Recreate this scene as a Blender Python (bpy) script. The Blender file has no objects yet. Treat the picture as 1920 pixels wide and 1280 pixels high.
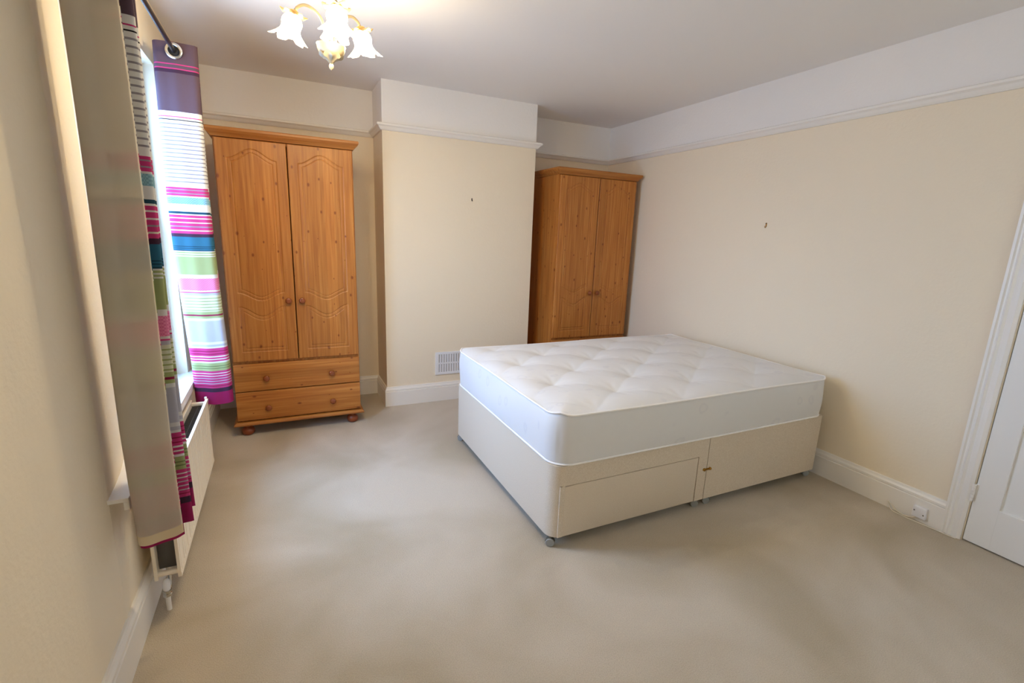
import bpy, bmesh, math, random
import numpy as np
from mathutils import Vector, Matrix, Quaternion

random.seed(3)
PI = math.pi
scene = bpy.context.scene
COL = scene.collection

# ------------------------------------------------------------------ camera
CAM_POS = Vector((0.5195, 0.0, 1.4077))
cam_r = Vector((0.90380889, -0.42637196, 0.03655744))
cam_u = Vector((0.05948325, 0.2097684, 0.97594004))
cam_f = Vector((0.42378206, 0.87988873, -0.21495254))
cd = bpy.data.cameras.new('camera')
cam = bpy.data.objects.new('camera', cd)
COL.objects.link(cam)
M = Matrix.Identity(4)
for i in range(3):
    M[i][0] = cam_r[i]; M[i][1] = cam_u[i]; M[i][2] = -cam_f[i]; M[i][3] = CAM_POS[i]
cam.matrix_world = M
cd.sensor_width = 36.0
cd.lens = 899.8 * 36.0 / 1920.0
cd.clip_start = 0.01
scene.camera = cam

# ------------------------------------------------------------------ light + exposure
scene.view_settings.view_transform = 'Standard'
scene.view_settings.look = 'None'
scene.view_settings.gamma = 1.0
scene.view_settings.use_curve_mapping = False
scene.view_settings.exposure = 0.54
scene.cycles.diffuse_bounces = 8
scene.cycles.max_bounces = 14
scene.cycles.transparent_max_bounces = 16
scene.cycles.caustics_reflective = False

SKY = 16.3
LAMP_W = 11.8
LAMP_COL = (.89, .74, .47)
world = bpy.data.worlds.new('sky')
scene.world = world
world.use_nodes = True
wn = world.node_tree.nodes; wl = world.node_tree.links
bg = wn['Background']
tc = wn.new('ShaderNodeTexCoord'); sx = wn.new('ShaderNodeSeparateXYZ')
wr = wn.new('ShaderNodeValToRGB')
wr.color_ramp.elements[0].position = 0.40; wr.color_ramp.elements[0].color = (0.17, 0.27, 0.44, 1)
wr.color_ramp.elements[1].position = 0.62; wr.color_ramp.elements[1].color = (0.275, 0.50, 0.90, 1)
ma = wn.new('ShaderNodeMath'); ma.operation = 'MULTIPLY_ADD'; ma.inputs[1].default_value = .5; ma.inputs[2].default_value = .5
wl.new(tc.outputs['Generated'], sx.inputs[0]); wl.new(sx.outputs['Z'], ma.inputs[0]); wl.new(ma.outputs[0], wr.inputs[0])
wl.new(wr.outputs[0], bg.inputs['Color']); bg.inputs['Strength'].default_value = SKY

pl = bpy.data.lights.new('window_portal', 'AREA')
pl.shape = 'RECTANGLE'; pl.size = 1.62; pl.size_y = 1.12
pl.cycles.is_portal = True
po = bpy.data.objects.new('window_portal', pl); COL.objects.link(po)
po.location = (-0.19, 2.62, 1.375); po.rotation_euler = (0, -PI / 2, 0)

FILL_WINDOW = (2.05, 1.475, 2.10, 1.35)   # added unseen window behind the camera, put in for fill light
pl2 = bpy.data.lights.new('fill_window_portal', 'AREA')
pl2.shape = 'RECTANGLE'; pl2.size = FILL_WINDOW[2]; pl2.size_y = FILL_WINDOW[3]; pl2.cycles.is_portal = True
po2 = bpy.data.objects.new('fill_window_portal', pl2); COL.objects.link(po2)
po2.location = (FILL_WINDOW[0], -0.74, FILL_WINDOW[1]); po2.rotation_euler = (PI / 2, 0, 0)

# ------------------------------------------------------------------ dimensions
W = 3.529; D = 4.186; Y0 = -0.55; H = 2.472
CL, CR, YC = 1.238, 2.511, 3.812
RAIL = 2.128

# ------------------------------------------------------------------ material helpers
def srgb(r, g, b):
    def f(c):
        c /= 255.0
        return c / 12.92 if c <= 0.04045 else ((c + 0.055) / 1.055) ** 2.4
    return (f(r), f(g), f(b), 1.0)

def new_mat(name):
    m = bpy.data.materials.new(name); m.use_nodes = True
    nt = m.node_tree
    return m, nt.nodes, nt.links, nt.nodes['Principled BSDF']

def add_bump(n, l, b, scale, dist, strength=1.0, detail=3, coord='Object'):
    t = n.new('ShaderNodeTexCoord'); x = n.new('ShaderNodeTexNoise'); u = n.new('ShaderNodeBump')
    x.inputs['Scale'].default_value = scale; x.inputs['Detail'].default_value = detail
    u.inputs['Distance'].default_value = dist; u.inputs['Strength'].default_value = strength
    l.new(t.outputs[coord], x.inputs['Vector']); l.new(x.outputs['Fac'], u.inputs['Height'])
    l.new(u.outputs['Normal'], b.inputs['Normal'])
    return x

def plain(name, col, rough=0.5, metal=0.0, bump=None, spec=0.5):
    m, n, l, b = new_mat(name)
    b.inputs['Base Color'].default_value = col
    b.inputs['Roughness'].default_value = rough
    b.inputs['Metallic'].default_value = metal
    b.inputs['Specular IOR Level'].default_value = spec
    if bump: add_bump(n, l, b, *bump)
    return m

def wall_paint(name, low, high, split):
    m, n, l, b = new_mat(name)
    t = n.new('ShaderNodeTexCoord'); s = n.new('ShaderNodeSeparateXYZ'); g = n.new('ShaderNodeMath'); g.operation = 'GREATER_THAN'
    g.inputs[1].default_value = split
    mx = n.new('ShaderNodeMix'); mx.data_type = 'RGBA'
    mx.inputs['A'].default_value = low; mx.inputs['B'].default_value = high
    l.new(t.outputs['Object'], s.inputs[0]); l.new(s.outputs['Z'], g.inputs[0]); l.new(g.outputs[0], mx.inputs['Factor'])
    l.new(mx.outputs['Result'], b.inputs['Base Color'])
    b.inputs['Roughness'].default_value = 0.75
    b.inputs['Specular IOR Level'].default_value = 0.25
    add_bump(n, l, b, 55, 0.004, 0.35, 4)
    return m

CREAM = srgb(236, 223, 200); UPPER = srgb(236, 233, 230)
M_wall = wall_paint('cream_wall_paint', CREAM, UPPER, RAIL + .02)
M_wall_l = wall_paint('cream_window_wall_paint', CREAM, UPPER, 5.0)
M_ceil = plain('ceiling_paint', srgb(236, 233, 230), 0.9, bump=(30, .002, .3), spec=.2)
M_gloss = plain('white_gloss_wood', srgb(236, 232, 226), 0.35)
M_door = plain('white_door_paint', srgb(232, 230, 226), 0.4)
M_upvc = plain('white_window_plastic', srgb(240, 242, 244), 0.3)
M_rad = plain('radiator_enamel', srgb(238, 226, 206), 0.35)
M_fin = plain('dark_convector_steel', srgb(84, 82, 80), 0.6, 0.3)
M_chrome = plain('chrome', srgb(200, 200, 198), 0.2, 1.0)
M_pole = plain('gunmetal_pole', srgb(52, 50, 54), 0.3, 0.85)
M_brass = plain('brass', srgb(176, 132, 60), 0.3, 1.0)
M_black = plain('black_hook_metal', srgb(40, 34, 30), 0.5, .4)
M_plastic = plain('white_plastic', srgb(232, 232, 236), 0.35)
M_cable = plain('cream_cable', srgb(226, 218, 200), 0.5)
M_screw = plain('screw_steel', srgb(130, 126, 120), 0.35, .9)
M_dark = plain('black_cover_hole_shade', srgb(30, 28, 27), 0.9)
M_ventbk = plain('vent_shadow_grey', srgb(190, 188, 188), 0.9)
M_castg = plain('grey_caster_plastic', srgb(150, 152, 150), 0.45)
M_castd = plain('dark_caster_fork', srgb(98, 96, 84), 0.5)
M_tape = plain('mattress_tape_edge', srgb(246, 244, 242), 0.8, bump=(400, .001, .4))
M_foot = plain('red_stained_foot', srgb(134, 66, 34), 0.3)
M_knob = plain('red_stained_knob', srgb(140, 74, 38), 0.22)
M_lampm = plain('cream_lamp_enamel', srgb(172, 158, 130), 0.35)
M_gold = plain('brushed_gold_leaf', srgb(214, 176, 110), 0.35, .6)

def carpet_mat():
    m, n, l, b = new_mat('beige_carpet')
    t = n.new('ShaderNodeTexCoord')
    a = n.new('ShaderNodeTexNoise'); a.inputs['Scale'].default_value = 1.3; a.inputs['Detail'].default_value = 3; a.inputs['Distortion'].default_value = .6
    f = n.new('ShaderNodeTexNoise'); f.inputs['Scale'].default_value = 260; f.inputs['Detail'].default_value = 2
    r = n.new('ShaderNodeValToRGB'); r.color_ramp.elements[0].position = .35; r.color_ramp.elements[1].position = .62
    r.color_ramp.elements[0].color = srgb(182, 167, 142); r.color_ramp.elements[1].color = srgb(207, 194, 175)
    r2 = n.new('ShaderNodeValToRGB'); r2.color_ramp.elements[0].position = .3; r2.color_ramp.elements[1].position = .7
    r2.color_ramp.elements[0].color = (.82, .82, .82, 1); r2.color_ramp.elements[1].color = (1, 1, 1, 1)
    mx = n.new('ShaderNodeMix'); mx.data_type = 'RGBA'; mx.blend_type = 'MULTIPLY'; mx.inputs['Factor'].default_value = 1
    u = n.new('ShaderNodeBump'); u.inputs['Distance'].default_value = .006; u.inputs['Strength'].default_value = .6
    for x in (a, f): l.new(t.outputs['Object'], x.inputs['Vector'])
    l.new(a.outputs['Fac'], r.inputs[0]); l.new(f.outputs['Fac'], r2.inputs[0])
    l.new(r.outputs[0], mx.inputs['A']); l.new(r2.outputs[0], mx.inputs['B']); l.new(mx.outputs['Result'], b.inputs['Base Color'])
    l.new(f.outputs['Fac'], u.inputs['Height']); l.new(u.outputs['Normal'], b.inputs['Normal'])
    b.inputs['Roughness'].default_value = 1.0; b.inputs['Specular IOR Level'].default_value = .1
    b.inputs['Sheen Weight'].default_value = .25
    return m
M_carpet = carpet_mat()

def pine(name, horizontal=False, knots=True, dark=1.0):
    m, n, l, b = new_mat(name)
    t = n.new('ShaderNodeTexCoord'); oi = n.new('ShaderNodeObjectInfo')
    ad = n.new('ShaderNodeVectorMath'); ad.operation = 'MULTIPLY_ADD'
    l.new(oi.outputs['Random'], ad.inputs[0]); ad.inputs[1].default_value = (3.1, 7.7, 5.3); l.new(t.outputs['Object'], ad.inputs[2])
    sep = n.new('ShaderNodeSeparateXYZ'); l.new(ad.outputs[0], sep.inputs[0])
    comb = n.new('ShaderNodeCombineXYZ')   # across, depth, along
    if horizontal:
        l.new(sep.outputs['Z'], comb.inputs[0]); l.new(sep.outputs['Y'], comb.inputs[1]); l.new(sep.outputs['X'], comb.inputs[2])
    else:
        sxy = n.new('ShaderNodeMath'); sxy.operation = 'ADD'
        l.new(sep.outputs['X'], sxy.inputs[0]); l.new(sep.outputs['Y'], sxy.inputs[1])
        l.new(sxy.outputs[0], comb.inputs[0]); l.new(sep.outputs['Z'], comb.inputs[2])
    mp = n.new('ShaderNodeMapping'); mp.inputs['Scale'].default_value = (60, 60, 2.2); l.new(comb.outputs[0], mp.inputs[0])
    g = n.new('ShaderNodeTexNoise'); g.inputs['Scale'].default_value = 1; g.inputs['Detail'].default_value = 5; g.inputs['Distortion'].default_value = .4
    l.new(mp.outputs[0], g.inputs['Vector'])
    r = n.new('ShaderNodeValToRGB'); e = r.color_ramp.elements
    e[0].position = .28; e[0].color = srgb(160, 93, 38); e[1].position = .72; e[1].color = srgb(199, 135, 66)
    x = r.color_ramp.elements.new(.5); x.color = srgb(182, 115, 50)
    l.new(g.outputs['Fac'], r.inputs[0])
    # staves of slightly different tone
    s1 = n.new('ShaderNodeSeparateXYZ'); l.new(comb.outputs[0], s1.inputs[0])
    dv = n.new('ShaderNodeMath'); dv.operation = 'DIVIDE'; dv.inputs[1].default_value = .062; l.new(s1.outputs[0], dv.inputs[0])
    fl = n.new('ShaderNodeMath'); fl.operation = 'FLOOR'; l.new(dv.outputs[0], fl.inputs[0])
    wnz = n.new('ShaderNodeTexWhiteNoise'); wnz.noise_dimensions = '1D'; l.new(fl.outputs[0], wnz.inputs['W'])
    mr = n.new('ShaderNodeMapRange'); mr.inputs['To Min'].default_value = .86 * dark; mr.inputs['To Max'].default_value = 1.04 * dark
    l.new(wnz.outputs['Value'], mr.inputs['Value'])
    mx = n.new('ShaderNodeMix'); mx.data_type = 'RGBA'; mx.blend_type = 'MULTIPLY'; mx.inputs['Factor'].default_value = 1
    l.new(r.outputs[0], mx.inputs['A']); l.new(mr.outputs[0], mx.inputs['B'])
    last = mx.outputs['Result']
    if knots:
        c2 = n.new('ShaderNodeCombineXYZ'); s2 = n.new('ShaderNodeSeparateXYZ'); l.new(comb.outputs[0], s2.inputs[0])
        l.new(s2.outputs[0], c2.inputs[0]); l.new(s2.outputs[2], c2.inputs[1])
        mp2 = n.new('ShaderNodeMapping'); mp2.inputs['Scale'].default_value = (12.0, 7.5, 1.0); l.new(c2.outputs[0], mp2.inputs[0])
        v = n.new('ShaderNodeTexVoronoi'); v.voronoi_dimensions = '2D'; v.inputs['Scale'].default_value = 1.0; l.new(mp2.outputs[0], v.inputs['Vector'])
        sc = n.new('ShaderNodeSeparateColor'); l.new(v.outputs['Color'], sc.inputs[0])
        sz = n.new('ShaderNodeMapRange'); sz.inputs['From Min'].default_value = .30; sz.inputs['To Min'].default_value = 0.02; sz.inputs['To Max'].default_value = .135
        l.new(sc.outputs[0], sz.inputs['Value'])
        dvd = n.new('ShaderNodeMath'); dvd.operation = 'DIVIDE'; l.new(v.outputs['Distance'], dvd.inputs[0]); l.new(sz.outputs[0], dvd.inputs[1])
        kr = n.new('ShaderNodeValToRGB'); k = kr.color_ramp.elements
        k[0].position = .35; k[0].color = (1, 1, 1, 1); k[1].position = 1.0; k[1].color = (0, 0, 0, 1)
        l.new(dvd.outputs[0], kr.inputs[0])
        mk = n.new('ShaderNodeMix'); mk.data_type = 'RGBA'; mk.inputs['B'].default_value = srgb(116, 54, 18)
        kf = n.new('ShaderNodeMath'); kf.operation = 'MULTIPLY'; kf.inputs[1].default_value = .85
        l.new(kr.outputs[0], kf.inputs[0])
        l.new(kf.outputs[0], mk.inputs['Factor']); l.new(last, mk.inputs['A']); last = mk.outputs['Result']
    l.new(last, b.inputs['Base Color'])
    b.inputs['Roughness'].default_value = .42; b.inputs['Specular IOR Level'].default_value = .4
    return m
M_pine = pine('knotty_pine_upright')
M_pineh = pine('knotty_pine_level', True)
M_pinec = pine('pine_moulding', True, False, .92)

def fabric(name, col, transl=.22, weave=None):
    m, n, l, b = new_mat(name)
    b.inputs['Base Color'].default_value = col; b.inputs['Roughness'].default_value = .85; b.inputs['Specular IOR Level'].default_value = .15
    tr = n.new('ShaderNodeBsdfTranslucent'); tr.inputs['Color'].default_value = col
    mx = n.new('ShaderNodeMixShader'); mx.inputs[0].default_value = transl
    l.new(b.outputs[0], mx.inputs[1]); l.new(tr.outputs[0], mx.inputs[2])
    l.new(mx.outputs[0], n['Material Output'].inputs['Surface'])
    if weave:
        t = n.new('ShaderNodeTexCoord'); c = n.new('ShaderNodeTexChecker'); c.inputs['Scale'].default_value = 190
        c.inputs['Color1'].default_value = col; c.inputs['Color2'].default_value = weave
        l.new(t.outputs['Object'], c.inputs['Vector'])
        l.new(c.outputs['Color'], b.inputs['Base Color']); l.new(c.outputs['Color'], tr.inputs['Color'])
    return m

F = {
    'P': fabric('curtain_purple', srgb(92, 74, 84)), 'D': fabric('curtain_plum', srgb(66, 44, 62)),
    'M': fabric('curtain_magenta', srgb(190, 60, 116)), 'H': fabric('curtain_hem_magenta', srgb(150, 34, 86)),
    'W': fabric('curtain_white', srgb(206, 204, 200), .14), 'K': fabric('curtain_black', srgb(40, 34, 40)),
    'S': fabric('curtain_stripe_grey', srgb(142, 136, 142)), 'T': fabric('curtain_pale_teal', srgb(142, 182, 192), weave=srgb(120, 160, 172)),
    'B': fabric('curtain_teal', srgb(50, 102, 126)), 'N': fabric('curtain_dark_teal', srgb(36, 70, 88)),
    'G': fabric('curtain_green', srgb(156, 164, 112)), 'O': fabric('curtain_olive_line', srgb(112, 122, 80)),
    'I': fabric('curtain_pink', srgb(222, 136, 168), weave=srgb(208, 112, 150)), 'Y': fabric('curtain_silver', srgb(176, 174, 184)),
    'C': fabric('curtain_cream', srgb(206, 206, 180)), 'R': fabric('curtain_dark_red', srgb(140, 36, 72)),
}
M_lining = fabric('curtain_lining', srgb(226, 218, 204), .48)
M_fill_blind = fabric('amber_fill_blind', (.65, .52, .39, 1), .85)  # cloth of the added blind, coloured to warm the fill light
M_lininghem = fabric('curtain_lining_hem', srgb(232, 218, 186), .25)

def divan_mat():
    m, n, l, b = new_mat('oatmeal_weave')
    t = n.new('ShaderNodeTexCoord'); x = n.new('ShaderNodeTexNoise'); x.inputs['Scale'].default_value = 420; x.inputs['Detail'].default_value = 2
    r = n.new('ShaderNodeValToRGB'); r.color_ramp.elements[0].position = .3; r.color_ramp.elements[1].position = .7
    r.color_ramp.elements[0].color = srgb(202, 186, 164); r.color_ramp.elements[1].color = srgb(226, 214, 196)
    u = n.new('ShaderNodeBump'); u.inputs['Distance'].default_value = .002; u.inputs['Strength'].default_value = .4
    l.new(t.outputs['Object'], x.inputs['Vector']); l.new(x.outputs['Fac'], r.inputs[0]); l.new(r.outputs[0], b.inputs['Base Color'])
    l.new(x.outputs['Fac'], u.inputs['Height']); l.new(u.outputs['Normal'], b.inputs['Normal'])
    b.inputs['Roughness'].default_value = .95; b.inputs['Specular IOR Level'].default_value = .15
    return m
M_divan = divan_mat()

def mattress_mat():
    m, n, l, b = new_mat('white_damask_ticking')
    t = n.new('ShaderNodeTexCoord')
    dn = n.new('ShaderNodeTexNoise'); dn.inputs['Scale'].default_value = 6
    ad = n.new('ShaderNodeVectorMath'); ad.operation = 'MULTIPLY_ADD'; ad.inputs[1].default_value = (.1, .1, .1)
    l.new(t.outputs['Object'], dn.inputs['Vector']); l.new(dn.outputs['Color'], ad.inputs[0]); l.new(t.outputs['Object'], ad.inputs[2])
    mp = n.new('ShaderNodeMapping'); mp.inputs['Scale'].default_value = (9, 13, 8); mp.inputs['Rotation'].default_value = (.5, .4, .7)
    l.new(ad.outputs[0], mp.inputs[0])
    v = n.new('ShaderNodeTexVoronoi'); v.inputs['Scale'].default_value = 1.0; l.new(mp.outputs[0], v.inputs['Vector'])
    r = n.new('ShaderNodeValToRGB'); e = r.color_ramp.elements
    e[0].position = 0.0; e[0].color = (0, 0, 0, 1); e[1].position = .30; e[1].color = (0, 0, 0, 1)
    for p, c in ((.14, .35), (.20, 1.0), (.235, 1.0)):
        q = e.new(p); q.color = (c, c, c, 1)
    l.new(v.outputs['Distance'], r.inputs[0])
    sc = n.new('ShaderNodeSeparateColor'); l.new(v.outputs['Color'], sc.inputs[0])
    gt = n.new('ShaderNodeMath'); gt.operation = 'GREATER_THAN'; gt.inputs[1].default_value = .55; l.new(sc.outputs[1], gt.inputs[0])
    mu = n.new('ShaderNodeMath'); mu.operation = 'MULTIPLY'; l.new(r.outputs[0], mu.inputs[0]); l.new(gt.outputs[0], mu.inputs[1])
    mx = n.new('ShaderNodeMix'); mx.data_type = 'RGBA'; mx.inputs['A'].default_value = srgb(222, 221, 220); mx.inputs['B'].default_value = srgb(216, 215, 216)
    l.new(mu.outputs[0], mx.inputs['Factor']); l.new(mx.outputs['Result'], b.inputs['Base Color'])
    b.inputs['Roughness'].default_value = .7; b.inputs['Specular IOR Level'].default_value = .3
    b.inputs['Sheen Weight'].default_value = .15
    return m
M_matt = mattress_mat()

def glass_mat():
    m = bpy.data.materials.new('window_glass'); m.use_nodes = True
    n = m.node_tree.nodes; l = m.node_tree.links; n.clear()
    o = n.new('ShaderNodeOutputMaterial'); t = n.new('ShaderNodeBsdfTransparent'); g = n.new('ShaderNodeBsdfGlossy'); g.inputs['Roughness'].default_value = .02
    x = n.new('ShaderNodeMixShader'); x.inputs[0].default_value = .06
    l.new(t.outputs[0], x.inputs[1]); l.new(g.outputs[0], x.inputs[2]); l.new(x.outputs[0], o.inputs[0])
    return m
M_glass = glass_mat()

def shade_mat():
    m = bpy.data.materials.new('lit_frosted_glass'); m.use_nodes = True
    n = m.node_tree.nodes; l = m.node_tree.links; n.clear()
    o = n.new('ShaderNodeOutputMaterial'); t = n.new('ShaderNodeBsdfTransparent'); t.inputs['Color'].default_value = (1, .93, .8, 1)
    tr = n.new('ShaderNodeBsdfTranslucent'); tr.inputs['Color'].default_value = (1, .93, .82, 1)
    e = n.new('ShaderNodeEmission'); e.inputs['Color'].default_value = (1, .80, .54, 1); e.inputs['Strength'].default_value = 3.5
    x = n.new('ShaderNodeMixShader'); x.inputs[0].default_value = .45
    a = n.new('ShaderNodeAddShader')
    l.new(tr.outputs[0], x.inputs[1]); l.new(t.outputs[0], x.inputs[2]); l.new(x.outputs[0], a.inputs[0]); l.new(e.outputs[0], a.inputs[1]); l.new(a.outputs[0], o.inputs[0])
    return m
M_shade = shade_mat()
def bulb_mat():
    m = bpy.data.materials.new('lit_bulb'); m.use_nodes = True
    n = m.node_tree.nodes; l = m.node_tree.links; n.clear()
    o = n.new('ShaderNodeOutputMaterial'); e = n.new('ShaderNodeEmission'); e.inputs['Color'].default_value = (1, .80, .54, 1); e.inputs['Strength'].default_value = 12
    l.new(e.outputs[0], o.inputs[0]); return m
M_bulb = bulb_mat()

# ------------------------------------------------------------------ geometry helpers
def link(name, me, mats, parent=None, loc=(0, 0, 0), smooth=False, rot=None):
    o = bpy.data.objects.new(name, me); COL.objects.link(o)
    for m in (mats if isinstance(mats, (list, tuple)) else [mats]): me.materials.append(m)
    o.location = loc
    if rot: o.rotation_euler = rot
    if parent: o.parent = parent
    if smooth:
        me.polygons.foreach_set('use_smooth', [True] * len(me.polygons))
        me.update()
    return o

def fin(name, bm, mats, parent=None, loc=(0, 0, 0), smooth=False, auto=None):
    bmesh.ops.recalc_face_normals(bm, faces=bm.faces[:])
    if auto is not None:
        for f in bm.faces: f.smooth = True
        for e in bm.edges:
            if len(e.link_faces) == 2 and e.calc_face_angle(0) > math.radians(auto): e.smooth = False
    me = bpy.data.meshes.new(name); bm.to_mesh(me); bm.free()
    return link(name, me, mats, parent, loc, smooth)

def box(bm, x0, x1, y0, y1, z0, z1, bev=0.0, seg=2):
    r = bmesh.ops.create_cube(bm, size=1.0)
    vs = r['verts']
    for v in vs:
        v.co = Vector((x0 + (v.co.x + .5) * (x1 - x0), y0 + (v.co.y + .5) * (y1 - y0), z0 + (v.co.z + .5) * (z1 - z0)))
    if bev > 0:
        es = list({e for v in vs for e in v.link_edges})
        bmesh.ops.bevel(bm, geom=es, offset=bev, segments=seg, affect='EDGES', profile=.5)

def prism(bm, pts, z0, z1, axis='z'):
    def mk(p, h):
        if axis == 'z': return (p[0], p[1], h)
        if axis == 'y': return (p[0], h, p[1])
        return (h, p[0], p[1])
    a = [bm.verts.new(mk(p, z0)) for p in pts]; b = [bm.verts.new(mk(p, z1)) for p in pts]
    n = len(pts)
    bm.faces.new(a[::-1]); bm.faces.new(b)
    for i in range(n): bm.faces.new((a[i], a[(i + 1) % n], b[(i + 1) % n], b[i]))

def sweep(bm, prof, path):
    """prof: [(out, z)], path: 2D points; out is to the LEFT of travel."""
    n = len(path); rows = []
    for i, p in enumerate(path):
        p = Vector(p)
        d0 = (p - Vector(path[i - 1])).normalized() if i > 0 else None
        d1 = (Vector(path[i + 1]) - p).normalized() if i < n - 1 else None
        if d0 is None: d0 = d1
        if d1 is None: d1 = d0
        n0 = Vector((-d0.y, d0.x)); n1 = Vector((-d1.y, d1.x))
        m = (n0 + n1); m = m / (m.dot(n0)) if abs(m.dot(n0)) > 1e-6 else n0
        rows.append([bm.verts.new((p.x + m.x * o, p.y + m.y * o, z)) for o, z in prof])
    k = len(prof)
    for a, b in zip(rows, rows[1:]):
        for j in range(k): bm.faces.new((a[j], a[(j + 1) % k], b[(j + 1) % k], b[j]))
    bm.faces.new(rows[0][::-1]); bm.faces.new(rows[-1])

def lathe(bm, prof, seg=32, mod=None, mat=None):
    rows = []
    for r, z in prof:
        row = []
        for i in range(seg):
            a = 2 * PI * i / seg
            rr, zz = (r, z) if mod is None else mod(r, z, a)
            v = Vector((rr * math.cos(a), rr * math.sin(a), zz))
            if mat: v = mat @ v
            row.append(bm.verts.new(v))
        rows.append(row)
    for a, b in zip(rows, rows[1:]):
        for i in range(seg): bm.faces.new((a[i], a[(i + 1) % seg], b[(i + 1) % seg], b[i]))
    return rows

def capped_lathe(bm, prof, seg=32, mat=None):
    rows = lathe(bm, prof, seg, None, mat)
    bm.faces.new(rows[0][::-1]); bm.faces.new(rows[-1])

def tube(bm, pts, r, seg=12, cap=True):
    pts = [Vector(p) for p in pts]; rows = []
    up = Vector((0, 0, 1)); prev = None
    for i, p in enumerate(pts):
        t = (pts[min(i + 1, len(pts) - 1)] - pts[max(i - 1, 0)]).normalized()
        if prev is None:
            a = t.cross(up) if abs(t.dot(up)) < .95 else t.cross(Vector((1, 0, 0)))
        else:
            a = prev - t * prev.dot(t)
        a.normalize(); prev = a; b = t.cross(a)
        rr = r(i / (len(pts) - 1)) if callable(r) else r
        rows.append([bm.verts.new(p + a * math.cos(2 * PI * k / seg) * rr + b * math.sin(2 * PI * k / seg) * rr) for k in range(seg)])
    for x, y in zip(rows, rows[1:]):
        for k in range(seg): bm.faces.new((x[k], x[(k + 1) % seg], y[(k + 1) % seg], y[k]))
    if cap: bm.faces.new(rows[0][::-1]); bm.faces.new(rows[-1])

def closed_tube(bm, pts, r, seg=8):
    pts = [Vector(p) for p in pts]; n = len(pts); rows = []
    for i in range(n):
        t = (pts[(i + 1) % n] - pts[i - 1]).normalized()
        a = t.cross(Vector((0, 0, 1))).normalized(); b = t.cross(a)
        rows.append([bm.verts.new(pts[i] + a * math.cos(2 * PI * k / seg) * r + b * math.sin(2 * PI * k / seg) * r) for k in range(seg)])
    for i in range(n):
        x, y = rows[i], rows[(i + 1) % n]
        for k in range(seg): bm.faces.new((x[k], x[(k + 1) % seg], y[(k + 1) % seg], y[k]))

def catmull(P, per=10):
    P = [Vector(p) for p in P]; out = []
    Q = [P[0] * 2 - P[1]] + P + [P[-1] * 2 - P[-2]]
    for i in range(1, len(Q) - 2):
        for k in range(per):
            t = k / per
            out.append(.5 * ((2 * Q[i]) + (Q[i + 1] - Q[i - 1]) * t + (2 * Q[i - 1] - 5 * Q[i] + 4 * Q[i + 1] - Q[i + 2]) * t * t + (3 * Q[i] - Q[i - 1] - 3 * Q[i + 1] + Q[i + 2]) * t ** 3))
    out.append(P[-1]); return out

def empty(name, loc, label=None, cat=None, group=None):
    o = bpy.data.objects.new(name, None); COL.objects.link(o); o.location = loc; o.empty_display_size = .05
    tag(o, label, cat, group); return o

def tag(o, label=None, cat=None, group=None):
    if label: o['label'] = label
    if cat: o['category'] = cat
    if group: o['group'] = group
    return o

def struct(o, label=None):
    o['kind'] = 'structure'
    if label: o['label'] = label
    return o

# ------------------------------------------------------------------ room shell
def bx(name, mat, *boxes):
    bm = bmesh.new()
    for b in boxes: box(bm, *b)
    return fin(name, bm, mat)

T = .22
struct(bx('floor', M_carpet, (-T, W + T, Y0 - T, D + T, -.12, 0)), 'beige fitted carpet covering the whole bedroom floor')
struct(bx('ceiling', M_ceil, (-T, W + T, Y0 - T, D + T, H, H + .12)), 'plain off-white ceiling above the room')
WY0, WY1, WZ0, WZ1 = 1.70, 3.15, .568, 2.172
bm = bmesh.new()
box(bm, -T, 0, WY0, WY1, 0, WZ0); box(bm, -T, 0, WY0, WY1, WZ1, H); box(bm, -T, 0, WY1, D, 0, H)
near = [(-T, Y0), (0, Y0), (0, 1.694), (.0018, 1.698), (.0018, 1.704), (0, 1.709), (-.0012, 1.74), (-.0040, 1.79), (-.0085, 1.84), (-.0145, 1.89), (-.0215, 1.94), (-.0295, 1.99), (-.0385, 2.04), (-.0455, 2.075), (-.056, 2.088), (-T, 2.092)]
prism(bm, near, 0, H)
struct(fin('wall_left', bm, M_wall_l, auto=30), 'cream window wall with a deep window opening')
DY0, DY1, DZ = .19, .952, 2.0
struct(bx('wall_right', M_wall, (W, W + T, DY1, D, 0, H), (W, W + T, Y0, DY0, 0, H), (W, W + T, DY0, DY1, DZ, H)), 'long cream wall behind the bed head, white above the picture rail')
struct(bx('wall_back', M_wall, (-T, W + T, D, D + T, 0, H)), 'cream alcove wall behind the two wardrobes')
struct(bx('wall_chimney', M_wall, (CL, CR, YC, D, 0, H)), 'cream chimney breast between the two wardrobes')
FX0, FX1, FZ0, FZ1 = 1.00, 3.10, .80, 2.15
struct(bx('wall_front', M_wall, (-T, FX0, Y0 - T, Y0, 0, H), (FX1, W + T, Y0 - T, Y0, 0, H), (FX0, FX1, Y0 - T, Y0, 0, FZ0), (FX0, FX1, Y0 - T, Y0, FZ1, H)))

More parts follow.
